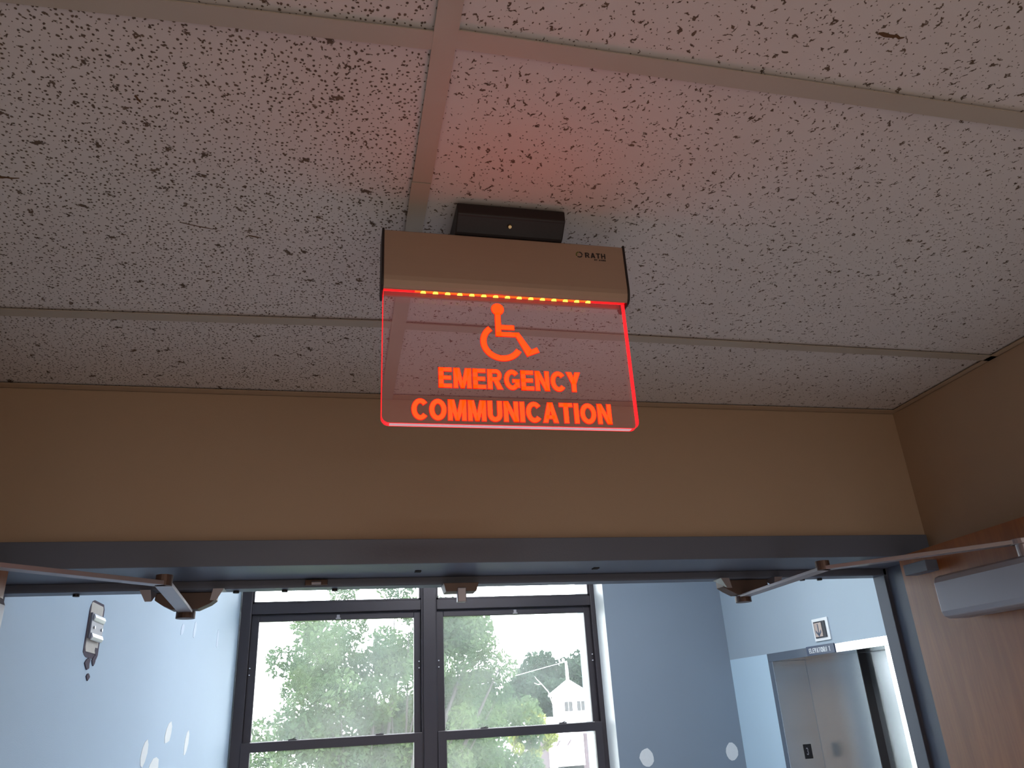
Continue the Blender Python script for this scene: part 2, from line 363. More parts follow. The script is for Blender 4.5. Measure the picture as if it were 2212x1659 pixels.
# ------------------------------------------------------------------ door closers (body on the leaf, two-piece arm up to the soffit shoe)
def closer(s, xface, ypiv, elbow, shoe, lab, xoff=.052):
    c = empty('door_closer', (xface, 1.13, H+.16), lab, 'door closer', 'door closers on the double doors')
    x0, x1 = xface, xface-s*xoff
    pr = [(x0, H+.117), (x1+s*.014, H+.117), (x1+s*.004, H+.121), (x1, H+.130), (x1, H+.182), (x1+s*.004, H+.191), (x1+s*.012, H+.195), (x0, H+.195)]
    MB().prism(pr, 'y', .965, 1.282).build('cover', M_ALU, c, .002)
    MB().cyl((x0-s*.028, ypiv, H+.206), 'z', .011, .024).build('spindle', M_ARM, c)
    hz = H+.2190
    m = MB(); m.bar((x0-s*.028, ypiv, hz), (elbow[0], elbow[1], hz), .022, .007)
    m.cyl((x0-s*.028, ypiv, hz), 'z', .017, .009); m.build('main_arm', M_ARM, c, .0008)
    m = MB(); m.bar((elbow[0], elbow[1], hz-.001), (shoe[0], shoe[1], hz-.003), .026, .006)
    m.build('forearm', M_ARM, c, .0008)
    MB().cyl((elbow[0], elbow[1], hz+.005), 'z', .013, .017).build('elbow_joint', M_ARMD, c)
    MB().cyl((shoe[0], shoe[1], hz-.0095), 'z', .018, .013).build('shoe_stud', M_ARMD, c)
    b = MB()
    b.prism([(shoe[0]-.056, H+.2500), (shoe[0]-.056, H+.236), (shoe[0]-.044, H+.228), (shoe[0]-.024, H+.218), (shoe[0]+.024, H+.218), (shoe[0]+.046, H+.228), (shoe[0]+.056, H+.236), (shoe[0]+.056, H+.2500)], 'y', shoe[1]-.022, shoe[1]+.012)
    b.build('soffit_bracket', M_ARMD, c, .001)
    for q in (-1, 1): MB().hexa([(shoe[0]+q*.066-.010, 1.60, H+.2500), (shoe[0]+q*.066+.010, 1.60, H+.2500), (shoe[0]+q*.066+.010, 1.64, H+.2500), (shoe[0]+q*.066-.010, 1.64, H+.2500),
                              (shoe[0]+q*.058-.006, 1.60, H+.228), (shoe[0]+q*.058+.006, 1.60, H+.228), (shoe[0]+q*.058+.006, 1.64, H+.248), (shoe[0]+q*.058-.006, 1.64, H+.248)]).build('shoe_foot', M_ARM, c)
    return c
closer(1, P1(1.12), 1.085, (.895, 1.315), (.905, 1.655), 'grey door closer with folded arm on the right maple door')
closer(-1, P2(1.12), 1.120, (-.276, 1.345), (-.294, 1.665), 'grey door closer with bent arm at the left edge, on the left door', .060)
hb = Box('door_stop_block', M_FRAME, None, P1(1.365)-.030, P1(1.365), 1.335, 1.40, H+.215, H+.236, bevel=.001)
tag(hb, 'small blue-grey stop block on the top edge corner of the right door', 'door stop')

lt = empty('latch_strike', (.245, 1.60, H+.2500), 'dark bronze latch strike with a hanging pin under the middle of the door header', 'latch')
MB().hexa([(.213, 1.592, H+.233), (.276, 1.592, H+.233), (.276, 1.636, H+.233), (.213, 1.636, H+.233), (.208, 1.590, H+.2500), (.281, 1.590, H+.2500), (.281, 1.640, H+.2500), (.208, 1.640, H+.2500)]).build('strike_body', M_ARMD, lt, .001)
MB().box(.236, .254, 1.588, 1.606, H+.2115, H+.240).build('latch_pin', M_ARM, lt, .0015)

# ------------------------------------------------------------------ lettering kit: convex pieces per glyph, cap height 1
def stroke(pts, wd, closed=False):
    out = []; n = len(pts); L = []; Rr = []
    for i, p in enumerate(pts):
        a = pts[i-1] if (i > 0 or closed) else p; b = pts[(i+1) % n] if (i < n-1 or closed) else p
        d = Vector((b[0]-a[0], b[1]-a[1])).normalized(); nn = Vector((-d.y, d.x))*wd/2
        L.append((p[0]+nn.x, p[1]+nn.y)); Rr.append((p[0]-nn.x, p[1]-nn.y))
    for i in range(n if closed else n-1):
        j = (i+1) % n; out.append([Rr[i], Rr[j], L[j], L[i]])
    return out
def ell(cx, cy, rx, ry, a0, a1, n=16): return [(cx+rx*math.cos(math.radians(a0+(a1-a0)*i/n)), cy+ry*math.sin(math.radians(a0+(a1-a0)*i/n))) for i in range(n+1)]
def rc(x0, x1, y0, y1): return [(x0, y0), (x1, y0), (x1, y1), (x0, y1)]
G = {
 'E': (.62, [rc(0, .22, 0, 1), rc(0, .62, 0, .185), rc(0, .58, .41, .59), rc(0, .61, .815, 1)]),
 'M': (.84, [rc(0, .20, 0, 1), rc(.64, .84, 0, 1), [(.34, 0), (.50, 0), (.28, 1), (.0, 1)], [(.34, 0), (.50, 0), (.84, 1), (.56, 1)]]),
 'R': (.73, [rc(0, .22, 0, 1)]+stroke([(.1, .91), (.42, .91)]+ell(.42, .705, .17, .205, 90, -90, 10)+[(.1, .5)], .185)+[[(.47, 0), (.73, 0), (.52, .44), (.28, .44)]]),
 'G': (.74, stroke(ell(.385, .5, .28, .405, 42, 318, 22), .21)+[rc(.53, .74, .12, .53), rc(.40, .74, .37, .53)]),
 'C': (.72, stroke(ell(.385, .5, .28, .405, 40, 320, 22), .215)),
 'O': (.78, stroke(ell(.39, .5, .28, .405, 0, 360, 26)[:-1], .215, True)),
 'N': (.69, [rc(0, .205, 0, 1), rc(.485, .69, 0, 1), [(.47, 0), (.69, 0), (.22, 1), (0, 1)]]),
 'Y': (.70, [rc(.24, .46, 0, .46), [(.24, .40), (.46, .40), (.26, 1), (0, 1)], [(.24, .40), (.46, .40), (.70, 1), (.44, 1)]]),
 'U': (.68, stroke([(.11, 1), (.11, .34)]+ell(.34, .34, .23, .245, 180, 360, 12)+[(.57, .34), (.57, 1)], .22)),
 'I': (.22, [rc(0, .22, 0, 1)]),
 'A': (.74, [[(0, 0), (.225, 0), (.47, 1), (.25, 1)], [(.515, 0), (.74, 0), (.49, 1), (.27, 1)], rc(.16, .58, .19, .37)]),
 'T': (.64, [rc(.21, .43, 0, 1), rc(0, .64, .815, 1)]),
 'H': (.68, [rc(0, .2, 0, 1), rc(.48, .68, 0, 1), rc(.1, .58, .41, .59)]),
 'L': (.56, [rc(0, .2, 0, 1), rc(0, .56, 0, .18)]),
 'V': (.68, [[(.24, 0), (.44, 0), (.22, 1), (0, 1)], [(.24, 0), (.44, 0), (.68, 1), (.46, 1)]]),
 'B': (.66, [rc(0, .2, 0, 1)]+stroke([(.1, .92), (.40, .92)]+ell(.40, .73, .14, .19, 90, -90, 8)+[(.1, .54)], .16)+stroke([(.1, .5), (.42, .5)]+ell(.42, .29, .15, .21, 90, -90, 8)+[(.1, .08)], .16)),
 '#': (.62, [[(.1, 0), (.2, 0), (.3, 1), (.2, 1)], [(.34, 0), (.44, 0), (.54, 1), (.44, 1)], rc(0, .6, .28, .4), rc(.03, .62, .6, .72)]),
 '1': (.34, [rc(.16, .34, 0, 1), [(0, .70), (.16, .76), (.2, 1), (0, .84)]]),
 '3': (.6, stroke(ell(.28, .73, .2, .185, 150, -80, 12), .16)+stroke(ell(.28, .28, .22, .21, 85, -150, 12), .16)),
}
def ccw(p):
    a = sum(p[i][0]*p[(i+1) % len(p)][1]-p[(i+1) % len(p)][0]*p[i][1] for i in range(len(p)))
    return p if a > 0 else p[::-1]
def grow(p, d):
    p = ccw(p); n = len(p); out = []
    for i in range(n):
        a, b, c = Vector(p[i-1]), Vector(p[i]), Vector(p[(i+1) % n]); e1 = (b-a).normalized(); e2 = (c-b).normalized()
        n1 = Vector((e1.y, -e1.x)); n2 = Vector((e2.y, -e2.x)); k = n1+n2
        k = k/max(k.length_squared/2, .35) if k.length > 1e-6 else n1
        out.append(tuple(b+k*d))
    return out
def glyph(ch, x, z, h, sx, place, name, mats, parent, shear=None, outline=0.0, thick=.0004):
    """place(u, v, depth) -> world point; draws one letter as thin raised pieces"""
    wd, pcs = G[ch]; m = MB()
    def put(pcs2, d0, d1, mi):
        m.mi = mi
        for p in pcs2:
            p = ccw(p); A = [m.bm.verts.new(place(u, v, d0)) for u, v in p]; B = [m.bm.verts.new(place(u, v, d1)) for u, v in p]
            m.face(B); n = len(p)
            m.mi = mi if not outline else 1
            for i in range(n): m.face([A[i], A[(i+1) % n], B[(i+1) % n], B[i]])
            m.mi = mi
            if outline and mi == 1: m.mi = 2; m.face(A[::-1]); m.mi = mi
    P = [[(x+u*h*sx, z+v*h) for u, v in p] for p in pcs]
    if outline: put([grow(p, outline) for p in P], 0, thick, 1)
    put(P, (thick if outline else 0), thick*2, 0)
    return m.build(name, mats, parent)
def text(s, x0, x1, z, h, place, name, mats, parent, outline=0.0, gap=.085, thick=.0004, slope=0.0):
    tot = sum((G[c][0] if c != ' ' else .45) for c in s)+gap*(len(s)-1); sx = (x1-x0)/(tot*h); x = x0
    for c in s:
        if c != ' ': glyph(c, x, z+slope*(x-x0), h, sx, place, name, mats, parent, None, outline, thick)
        x += ((G[c][0] if c != ' ' else .45)+gap)*h*sx

# ------------------------------------------------------------------ the hanging sign
SX0, SX1 = .0405, .3585
sg = empty('emergency_sign', (.20, .845, ZC), 'edge-lit red EMERGENCY COMMUNICATION sign hanging from the ceiling', 'sign')
# canopy on the ceiling
ZT = ZC-.0015
cp = MB().prism([(.803, ZT), (.803, ZC-.0175), (.806, ZC-.0195), (.822, ZC-.033), (.826, ZC-.0345), (.885, ZC-.0345), (.905, ZC-.018), (.905, ZT)], 'x', .131, .2745)
canopy = cp.build('ceiling_canopy', M_BLACK, sg, .0015)
MB().tube([(.2005, .8115, ZC-.0262), (.2005, .8098, ZC-.0281)], [.0030, .0022], 14).build('screw', M_SCREW, canopy)
# housing
zt, zb = H+.5715, H+.4885
hp = [(.825, zt-.002), (.825, zb+.016), (.8258, zb+.010), (.828, zb+.004), (.8305, zb+.0008), (.8325, zb), (.8335, zb+.001), (.8335, zb+.012), (.8595, zb+.012), (.8595, zb+.007), (.8605, zb+.006), (.8625, zb+.0062), (.865, zb+.008), (.8672, zb+.012), (.868, zb+.016), (.868, zt-.002), (.866, zt), (.827, zt)]
hs = MB().prism(hp, 'x', SX0, SX1).build('housing', M_HOUS, sg)
ec = [(.8235, zt+.001), (.8235, zb+.016), (.8245, zb+.009), (.827, zb+.002), (.832, zb-.002), (.861, zb-.002), (.866, zb+.002), (.8685, zb+.009), (.8695, zb+.016), (.8695, zt+.001)]
MB().prism(ec, 'x', SX0-.0030, SX0).build('end_cap', M_BLACK, sg, .0008)
MB().prism(ec, 'x', SX1, SX1+.0030).build('end_cap', M_BLACK, sg, .0008)
Box('led_strip', M_LEDO, sg, .080, .311, .8337, .8418, zb+.0030, zb+.0060)
Box('led_strip_end', M_LEDR, sg, SX0+.0005, .0798, .8337, .8418, zb+.0030, zb+.0060)
Box('led_strip_end', M_LEDR, sg, .3112, SX1-.0005, .8337, .8418, zb+.0030, zb+.0060)
for i in range(15):  # glowing wedges take the shape of each LED's light cone
    x = .0905+i*(.3075-.0905)/14
    MB().hexa([(x-.0034, .8408, zb+.0012), (x+.0034, .8408, zb+.0012), (x+.0034, .8412, zb+.0034), (x-.0034, .8412, zb+.0034),
               (x-.0014, .8356, zb+.0024), (x+.0014, .8356, zb+.0024), (x+.0014, .8360, zb+.0032), (x-.0014, .8360, zb+.0032)]).build('led', M_LEDY, sg)
# acrylic plate: clear faces, lit rim
PY0, PY1 = .8425, .8516; pzt, pzb = zb+.008, H+.3155; rr = .0095
out = [(SX0+.0003, pzt), (SX0+.0003, pzb+rr)]+[(SX0+.0003+rr-rr*math.cos(t), pzb+rr-rr*math.sin(t)) for t in [math.pi/2*i/8 for i in range(1, 9)]] + \
      [(SX1-.0003-rr+rr*math.sin(t), pzb+rr-rr*math.cos(t)) for t in [math.pi/2*i/8 for i in range(0, 9)]]+[(SX1-.0003, pzt)]
m = MB(); A = [m.bm.verts.new((x, PY0, z)) for x, z in out]; B = [m.bm.verts.new((x, PY1, z)) for x, z in out]; n = len(out)
m.face(A); m.face(B)
for i in range(n):
    a, b = out[i], out[(i+1) % n]; flat = abs(a[1]-b[1]) < 1e-6 and a[1] < H+.4
    m.mi = 2 if flat else 1; m.face([A[i], A[(i+1) % n], B[(i+1) % n], B[i]])
plate = m.build('acrylic_plate', [M_ACRYL, M_EDGE, M_EDGEP], sg)
# thin bright arris lines that catch the light along both faces of the rim
m = MB()
for yy in (PY0-.0002, PY1+.0002):
    pts = [(x, yy, z) for x, z in out]; m.tube(pts, .00035, 5)
m.build('lit_arris', M_EDGE, plate)
plc = lambda u, v, d: (u, PY0-.0001-d, v)
EM = [M_ETCH, M_ETCHE, M_ETCHB]
text('EMERGENCY', .1085, .2870, H+.3625, .0262, plc, 'letter', EM, plate, outline=.0006)
text('COMMUNICATION', .0760, .3232, H+.3205, .0262, plc, 'letter', EM, plate, outline=.0006, gap=.08)
# accessibility symbol: head, body, wheel arc
def piece(name, polys):
    m = MB()
    def put(ps, d0, d1, mi):
        for p in ps:
            p = ccw(p); A = [m.bm.verts.new(plc(u, v, d0)) for u, v in p]; B = [m.bm.verts.new(plc(u, v, d1)) for u, v in p]
            m.mi = mi; m.face(B); m.mi = 1
            for i in range(len(p)): m.face([A[i], A[(i+1) % len(p)], B[(i+1) % len(p)], B[i]])
            if mi == 1: m.mi = 2; m.face(A[::-1])
    put([grow(p, .0006) for p in polys], 0, .0004, 1); put(polys, .0004, .0008, 0)
    return m.build(name, EM, plate)
Z = lambda L: [(a, H+b) for a, b in L]
piece('symbol_head', [Z(ell(.1853, .4735, .0080, .0082, 0, 360, 24)[:-1])])
piece('symbol_body', [Z([(.1815, .4685), (.1885, .4685), (.1885, .4350), (.1815, .4350)]), Z([(.1880, .4510), (.2055, .4510), (.2055, .4448), (.1880, .4448)]),
                      Z([(.1820, .4350), (.2075, .4350), (.2112, .4410), (.1820, .4410)]), Z([(.2045, .4405), (.2112, .4410), (.2270, .4165), (.2205, .4085)]),
                      Z([(.2205, .4085), (.2362, .4150), (.2335, .4213), (.2235, .4165)])])
piece('symbol_wheel', [Z(q) for q in stroke([(.189+.0238*math.cos(t), .4272+.0228*math.sin(t)) for t in [math.radians(128+(331-128)*i/26) for i in range(27)]], .0072)])
# maker's mark on the housing
hpl = lambda u, v, d: (u, .8250-d, v)
text('RATH', .3045, .3330, H+.5500, .0078, hpl, 'housing_print', [M_INKD], hs, thick=.00015, gap=.14)
text('BY AVIRE', .3170, .3330, H+.5462, .0022, hpl, 'housing_print', [M_INKD], hs, thick=.00015)
for a0, a1, mt in ((100, 215, M_INKG), (230, 335, M_INKD), (350, 450, M_INKD)):
    m = MB()
    for p in stroke(ell(.2965, H+.5540, .0040, .0038, a0, a1, 8), .0016):
        m.prism(ccw(p), 'y', .8247, .8250)
    m.build('housing_logo', mt, hs)

# ------------------------------------------------------------------ lobby beyond the doors
XLL = -.618; YF = 5.15; YG = 5.36; XE = 2.64; ZH = H+1.45
st(Box('wall_lobby_left', M_BLUE, None, XLL-.3, XLL, 1.657, 5.8, 0, ZH), 'pale blue lobby wall on the left with patched spots', 'wall')
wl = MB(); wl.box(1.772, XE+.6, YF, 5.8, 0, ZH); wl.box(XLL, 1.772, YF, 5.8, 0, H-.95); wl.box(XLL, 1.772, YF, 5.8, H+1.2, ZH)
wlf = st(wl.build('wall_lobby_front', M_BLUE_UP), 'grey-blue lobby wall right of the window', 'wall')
we = MB()
E0, E1, EZ = 3.50, 4.58, H+.203
we.box(XE, XE+.6, 4.59, YF, 0, H+.250); we.box(XE, XE+.6, 1.72, 3.46, 0, H+.250)
wel = st(we.build('wall_lobby_right', M_BLUE_L), 'pale blue lobby wall around the elevator, below the paint line', 'wall')
Box('wall_upper_band', M_BLUE_E, wel, XE, XE+.6, 1.72, YF, H+.250, ZH)
st(Box('wall_lobby_back', M_BLUE, None, XR+.2, XE+.6, 1.56, 1.76, 0, ZH), 'blue lobby wall beside the doorway, unseen', 'wall')
st(Box('wall_lobby_header', M_BLUE, None, XLL-.3, XR+.2, 1.651, 1.665, H+.3136, ZH), 'blue lobby wall above the doorway, unseen', 'wall')
st(Box('ceiling_lobby', M_WHITEP, None, XLL-.3, XE+.6, 1.72, 5.8, ZH, ZH+.1), 'white lobby ceiling above the frame', 'ceiling')
# spackle patches on the walls
pm = wlf
wll = bpy.data.objects['wall_lobby_left']
kL = .615/.56
def disc(name, mat, parent, fn, n=14, jit=.12):
    m = MB(); vs = []; js = [1+R_.uniform(-jit, jit) for _ in range(n)]
    A = [m.bm.verts.new(fn(math.cos(2*math.pi*i/n)*js[i], math.sin(2*math.pi*i/n)*js[i], 0)) for i in range(n)]
    B = [m.bm.verts.new(fn(math.cos(2*math.pi*i/n)*js[i], math.sin(2*math.pi*i/n)*js[i], 1)) for i in range(n)]
    m.face(A); m.face(B)
    for i in range(n): m.face([A[i], A[(i+1) % n], B[(i+1) % n], B[i]])
    return m.build(name, mat, parent)
for x, z, rx, rz in ((1.959, -.311, .048, .053), (2.553, -.314, .045, .053)):
    disc('spackle_patch', M_SPACK, wlf, lambda a, b, t, x=x, z=z, rx=rx, rz=rz: (x+a*rx, YF-.0012*t, H+z+b*rz), jit=.07)
for y, z, ry, rz in ((3.106, -.004, .052, .034), (3.492, -.045, .042, .045), (2.760, -.056, .048, .041), (2.915, -.104, .072, .035), (3.154, .347, .030, .024), (3.416, .375, .028, .032), (4.064, .398, .024, .045)):
    disc('spackle_patch', M_SPACK if z < .2 else M_FAINT, wll, lambda a, b, t, y=y*kL, z=z*kL, ry=ry*kL, rz=rz*kL: (XLL+.0012*t, y+a*ry+b*ry*.35, H+z+b*rz), 9, .14)

# torn wiring bracket on the left lobby wall
br = empty('wall_bracket', (XLL, 2.25, H+.26), 'old metal bracket on a torn plaster strip, high on the left blue wall', 'bracket')
y0, y1 = 1.998*kL, 2.105*kL
disc('torn_edge', M_SMUDGE, br, lambda a, b, t: (XLL+.0010*t, (y0+y1)/2+.002+max(-1, min(1, a*1.25))*(y1-y0)*.56, H+.231*kL+max(-1, min(1, b*1.25))*.070), 28, .10)
disc('plaster_strip', M_BARE, br, lambda a, b, t: (XLL+.0018*t, (y0+y1)/2+max(-1, min(1, a*1.4))*(y1-y0)*.46, H+.234*kL+max(-1, min(1, b*1.4))*.060), 28, .05)
for dy, dz, ry, rz in ((-.02, -.135, .020, .012), (.03, -.125, .016, .014), (.0, -.165, .012, .008), (.035, -.10, .014, .010)):
    disc('torn_edge', M_SMUDGE, br, lambda a, b, t, dy=dy, dz=dz, ry=ry, rz=rz: (XLL+.0025*t, 2.26+dy+a*ry, H+.305+dz+b*rz), 8, .35)
bx = MB().box(XLL+.0018, XLL+.008, y0+.004, y1-.004, H+.2275, H+.2905).build('box_body', pmat('grey_steel_box', (122, 120, 128), .5, .3), br, .002)
for z, q in ((H+.2790, 1), (H+.2330, -1)):
    MB().prism([(XLL+.008, z-.009), (XLL+.008, z+.009), (XLL+.011, z+.008), (XLL+.014, z+.001*q), (XLL+.011, z-.007)], 'y', y0+.012, y1-.010).build('curved_lip', M_CHROME, bx, .001)
for yy in (y0+.03, y1-.02): MB().cyl((XLL+.009, yy, H+.256), 'x', .004, .004, 10).build('rivet', M_CHROME, bx)

# ------------------------------------------------------------------ windows (two double-hung units with a mullion)
def window(name, X0, X1, gx, lab):
    w_ = empty(name, ((X0+X1)/2, YG, H-.95), lab, 'window', kind='structure')
    a, b = gx[0]; c, d = gx[1]     # transom glass x-range, sash glass x-range
    y0, y1 = YG-.02, YG+.07
    f = MB()
    f.box(X0, a, y0, y1, H-.95, H+1.2); f.box(b, X1, y0, y1, H-.95, H+1.2)
    f.box(a, b, y0, y1, H+1.14, H+1.2); f.box(a, b, y0, y1, H-.95, H-.89)
    f.box(a, b, y0, y1, H+.665, H+.732)
    f.build('window_frame', M_BRONZE, w_, .004)
    f = MB().box(a, a+.012, y0+.012, y1-.01, H+.732, H+1.14); f.box(b-.012, b, y0+.012, y1-.01, H+.732, H+1.14); f.box(a, b, y0+.012, y1-.01, H+.732, H+.744)
    f.build('glazing_bead', M_BRONZE, w_)
    Box('pane', M_PANE, w_, a, b, y0+.05, y0+.054, H+.73, H+1.15)
    # upper sash, set back; lower sash in front of it
    s1 = MB()
    ys0, ys1 = YG+.012, YG+.045
    s1.box(a, c, ys0, ys1, H-.15, H+.665); s1.box(d, b, ys0, ys1, H-.15, H+.665); s1.box(c, d, ys0, ys1, H+.620, H+.665); s1.box(c, d, ys0, ys1, H-.13, H-.086)
    up = s1.build('upper_sash', M_BRONZE, w_, .003)
    Box('pane', M_PANE, up, c, d, YG+.026, YG+.030, H-.09, H+.622)
    s2 = MB(); yl0, yl1 = YG-.030, YG+.008
    s2.box(a-.004, c+.004, yl0, yl1, H-.89, H-.086); s2.box(d-.004, b+.004, yl0, yl1, H-.89, H-.086)
    s2.box(c, d, yl0, yl1, H-.142, H-.088); s2.box(c, d, yl0, yl1, H-.89, H-.83)
    lo = s2.build('lower_sash', M_BRONZE, w_, .003)
    Box('pane', M_PANE, lo, c, d, YG-.014, YG-.010, H-.84, H-.14)
    for x in (c+(d-c)*.25, c+(d-c)*.78):
        k = MB().box(x-.025, x+.025, YG-.026, YG-.002, H-.087, H-.079); k.hexa([(x-.006, YG-.02, H-.079), (x+.006, YG-.02, H-.079), (x+.006, YG-.008, H-.079), (x-.006, YG-.008, H-.079), (x+.012, YG-.02, H-.071), (x+.034, YG-.02, H-.071), (x+.034, YG-.008, H-.071), (x+.012, YG-.008, H-.071)])
        k.build('sash_lock', M_BRONZE, lo, .001)
    x = (c+d)/2
    k = MB().box(x-.010, x+.010, YG+.004, YG+.012, H+.628, H+.652); k.box(x-.016, x+.016, YG-.002, YG+.010, H+.624, H+.632); k.build('sash_catch', M_ARM, up, .001)
    for xx in (a+.012, b-.012):
        for z in (.30, .34): MB().cyl((xx, YG+.006, H+z), 'y', .004, .014, 8).build('screw_head', M_CHROME, up)
    return w_
window('window_1', -.610, .597, ((-.545, .542), (-.497, .497)), 'left dark bronze window unit looking onto the big tree')
window('window_2', .597, 1.771, ((.648, 1.737), (.697, 1.692)), 'right dark bronze window unit looking onto the white cupola')
Box('window_stop', M_BRONZE, bpy.data.objects['window_1'], .555, .640, YG-.034, YG-.02, H-.95, H+1.2, bevel=.003)
st(Box('trim_2', M_WHITEP, None, XLL, 1.772, YF-.03, YG-.035, H-.95, H-.93), 'white window sill below the frame', 'window sill')
st(Box('trim_3', M_WHITEP, None, 1.7695, 1.772, YF, YG-.021, H-.93, H+1.2), 'white plaster reveal at the right side of the window', 'window reveal')

# ------------------------------------------------------------------ elevator
ev = empty('door_3', (XE, 4.05, 0), 'stainless steel elevator entrance in the right lobby wall', 'elevator', kind='structure')
MB().box(XE-.012, XE+.215, 3.44, 4.63, EZ, H+.250).build('entrance_header', M_STEEL, ev, .002)
MB().box(XE-.012, XE+.215, 4.58, 4.63, 0, EZ).build('entrance_jamb', M_STEEL, ev, .002)
MB().box(XE-.012, XE+.26, 3.44, 3.50, 0, EZ).build('entrance_jamb', M_STEEL, ev, .002)
MB().box(XE+.215, XE+.258, 4.045, 4.62, .01, H+.23).build('door_panel', M_DOORST, ev, .0015)
MB().box(XE+.262, XE+.305, 3.44, 4.10, .01, H+.23).build('door_panel', M_DOORST, ev, .0015)
Box('hoistway_back', M_DARK, ev, XE+.33, XE+.36, 3.3, 4.8, 0, H+.5)
Box('sight_guard', M_INKD, ev, XE+.214, XE+.262, 4.038, 4.045, .01, H+.203)  # dark strip over the door panel's edge, shade put into its colour
fp = Box('floor_plate', M_BLACK, ev, XE+.094, XE+.146, 4.5785, 4.580, H-.346, H-.268)
glyph('3', XE+.108, H-.326, .040, .62, lambda u, v, d: (u, 4.5785-d, v), 'plate_number', [M_ARM], fp, thick=.0006)
# name plate on the header
npl = tag(Box('elevator_name_plate', M_NAVY, None, XE-.0165, XE-.012, 3.905, 4.176, H+.2045, H+.2535, bevel=.001), 'dark blue ELEVATOR# 1 plate on the steel elevator header', 'sign')
def epl(u, v, d): return (XE-.0165-d, -u, v)
text('ELEVATOR# 1', -4.150, -3.945, H+.2155, .0265, epl, 'letter', [M_INKW], npl, thick=.0006, gap=.10)
# hall lantern
hl = empty('hall_lantern', (XE, 4.006, H+.33), 'white plate with a dark down-arrow elevator lantern above the name plate', 'elevator lantern')
Box('lantern_plate', M_WHITEP, hl, XE-.008, XE, 3.932, 4.083, H+.274, H+.393, bevel=.002)
ln = Box('lantern_lens', M_LANT, hl, XE-.014, XE-.008, 3.955, 4.063, H+.289, H+.377, bevel=.002)
Box('lantern_glass', M_LENS, ln, XE-.016, XE-.014, 3.985, 4.055, H+.296, H+.370)
m = MB()
for p in ([(-4.024, .364), (-4.016, .364), (-4.016, .305), (-4.024, .305)], [(-4.020, .296), (-4.020, .310), (-4.045, .332), (-4.045, .318)], [(-4.020, .296), (-3.995, .318), (-3.995, .332), (-4.020, .310)]):
    A = [m.bm.verts.new((XE-.0162, -u, H+v)) for u, v in p]; B = [m.bm.verts.new((XE-.0172, -u, H+v)) for u, v in p]; m.face(A); m.face(B)
    for i in range(4): m.face([A[i], A[(i+1) % 4], B[(i+1) % 4], B[i]])
m.build('down_arrow', M_NAVY, ln)

# ------------------------------------------------------------------ outdoors
GZ = H-9.5
def leaf_mat(name, a, b):
    k = NT(name); k.t.nodes.remove(k.b)
    oi = k.n('ShaderNodeTexNoise'); oi.inputs['Scale'].default_value = 1.3; oi.inputs['Detail'].default_value = 5
    tc = k.n('ShaderNodeTexCoord'); k.l(tc.outputs['Object'], oi.inputs['Vector'])
    mx = k.n('ShaderNodeMix', data_type='RGBA'); mx.inputs[6].default_value = lin(a); mx.inputs[7].default_value = lin(b)
    cr = k.n('ShaderNodeMapRange'); cr.inputs['From Min'].default_value = .35; cr.inputs['From Max'].default_value = .65; k.l(oi.outputs['Fac'], cr.inputs['Value']); k.l(cr.outputs[0], mx.inputs[0])
    d = k.n('ShaderNodeBsdfDiffuse'); t = k.n('ShaderNodeBsdfTranslucent'); k.l(mx.outputs[2], d.inputs[0]); k.l(mx.outputs[2], t.inputs[0])
    m = k.n('ShaderNodeMixShader'); m.inputs[0].default_value = .45; k.l(d.outputs[0], m.inputs[1]); k.l(t.outputs[0], m.inputs[2]); k.l(m.outputs[0], k.out.inputs[0])
    return k.m
M_LEAF1 = leaf_mat('leaf_mid_green', (54, 70, 52), (80, 94, 66))
M_LEAF2 = leaf_mat('leaf_dark_green', (40, 52, 44), (56, 70, 56))
M_LEAF3 = leaf_mat('leaf_yellow_green', (110, 118, 68), (134, 138, 86))
M_BARK = pmat('grey_brown_bark', (52, 47, 48), .9, var=.2, scale=6)
M_GRASS = pmat('grass', (84, 104, 60), .9, var=.2, scale=.4)
st(Box('floor_ground', M_GRASS, None, -90, 120, 7, 160, GZ-.3, GZ), 'grassy ground far below the window, mostly hidden', 'ground')
def leaves(name, mat, parent, centers, radii, n, size, seed, hollow=.35):
    rg = np.random.default_rng(seed); C = np.array(centers); Rr = np.array(radii); Wt = Rr.prod(1)**(2/3); Wt = Wt/Wt.sum()
    idx = rg.choice(len(C), n, p=Wt); d = rg.normal(size=(n, 3)); d /= np.linalg.norm(d, axis=1)[:, None]
    P = C[idx]+d*Rr[idx]*(rg.uniform(hollow**3, 1, n)**(1/3))[:, None]
    a = rg.normal(size=(n, 3)); a /= np.linalg.norm(a, axis=1)[:, None]; b = np.cross(a, rg.normal(size=(n, 3))); b /= np.linalg.norm(b, axis=1)[:, None]
    s = size*rg.uniform(.6, 1.4, n)[:, None]; L = a*s; Wd = b*s*.45
    V = np.stack([P-L, P+Wd, P+L, P-Wd], 1).reshape(-1, 3)
    me = bpy.data.meshes.new(name); me.vertices.add(4*n); me.vertices.foreach_set('co', V.ravel().astype(np.float32))
    me.loops.add(4*n); me.loops.foreach_set('vertex_index', np.arange(4*n, dtype=np.int32))
    me.polygons.add(n); me.polygons.foreach_set('loop_start', np.arange(0, 4*n, 4, dtype=np.int32)); me.polygons.foreach_set('loop_total', np.full(n, 4, dtype=np.int32))
    me.update(calc_edges=True); me.materials.append(mat)
    o = bpy.data.objects.new(name, me); COL.objects.link(o); o.parent = parent; o.matrix_parent_inverse = Matrix.Translation(-PL(parent)); o['kind'] = 'stuff'
    return o
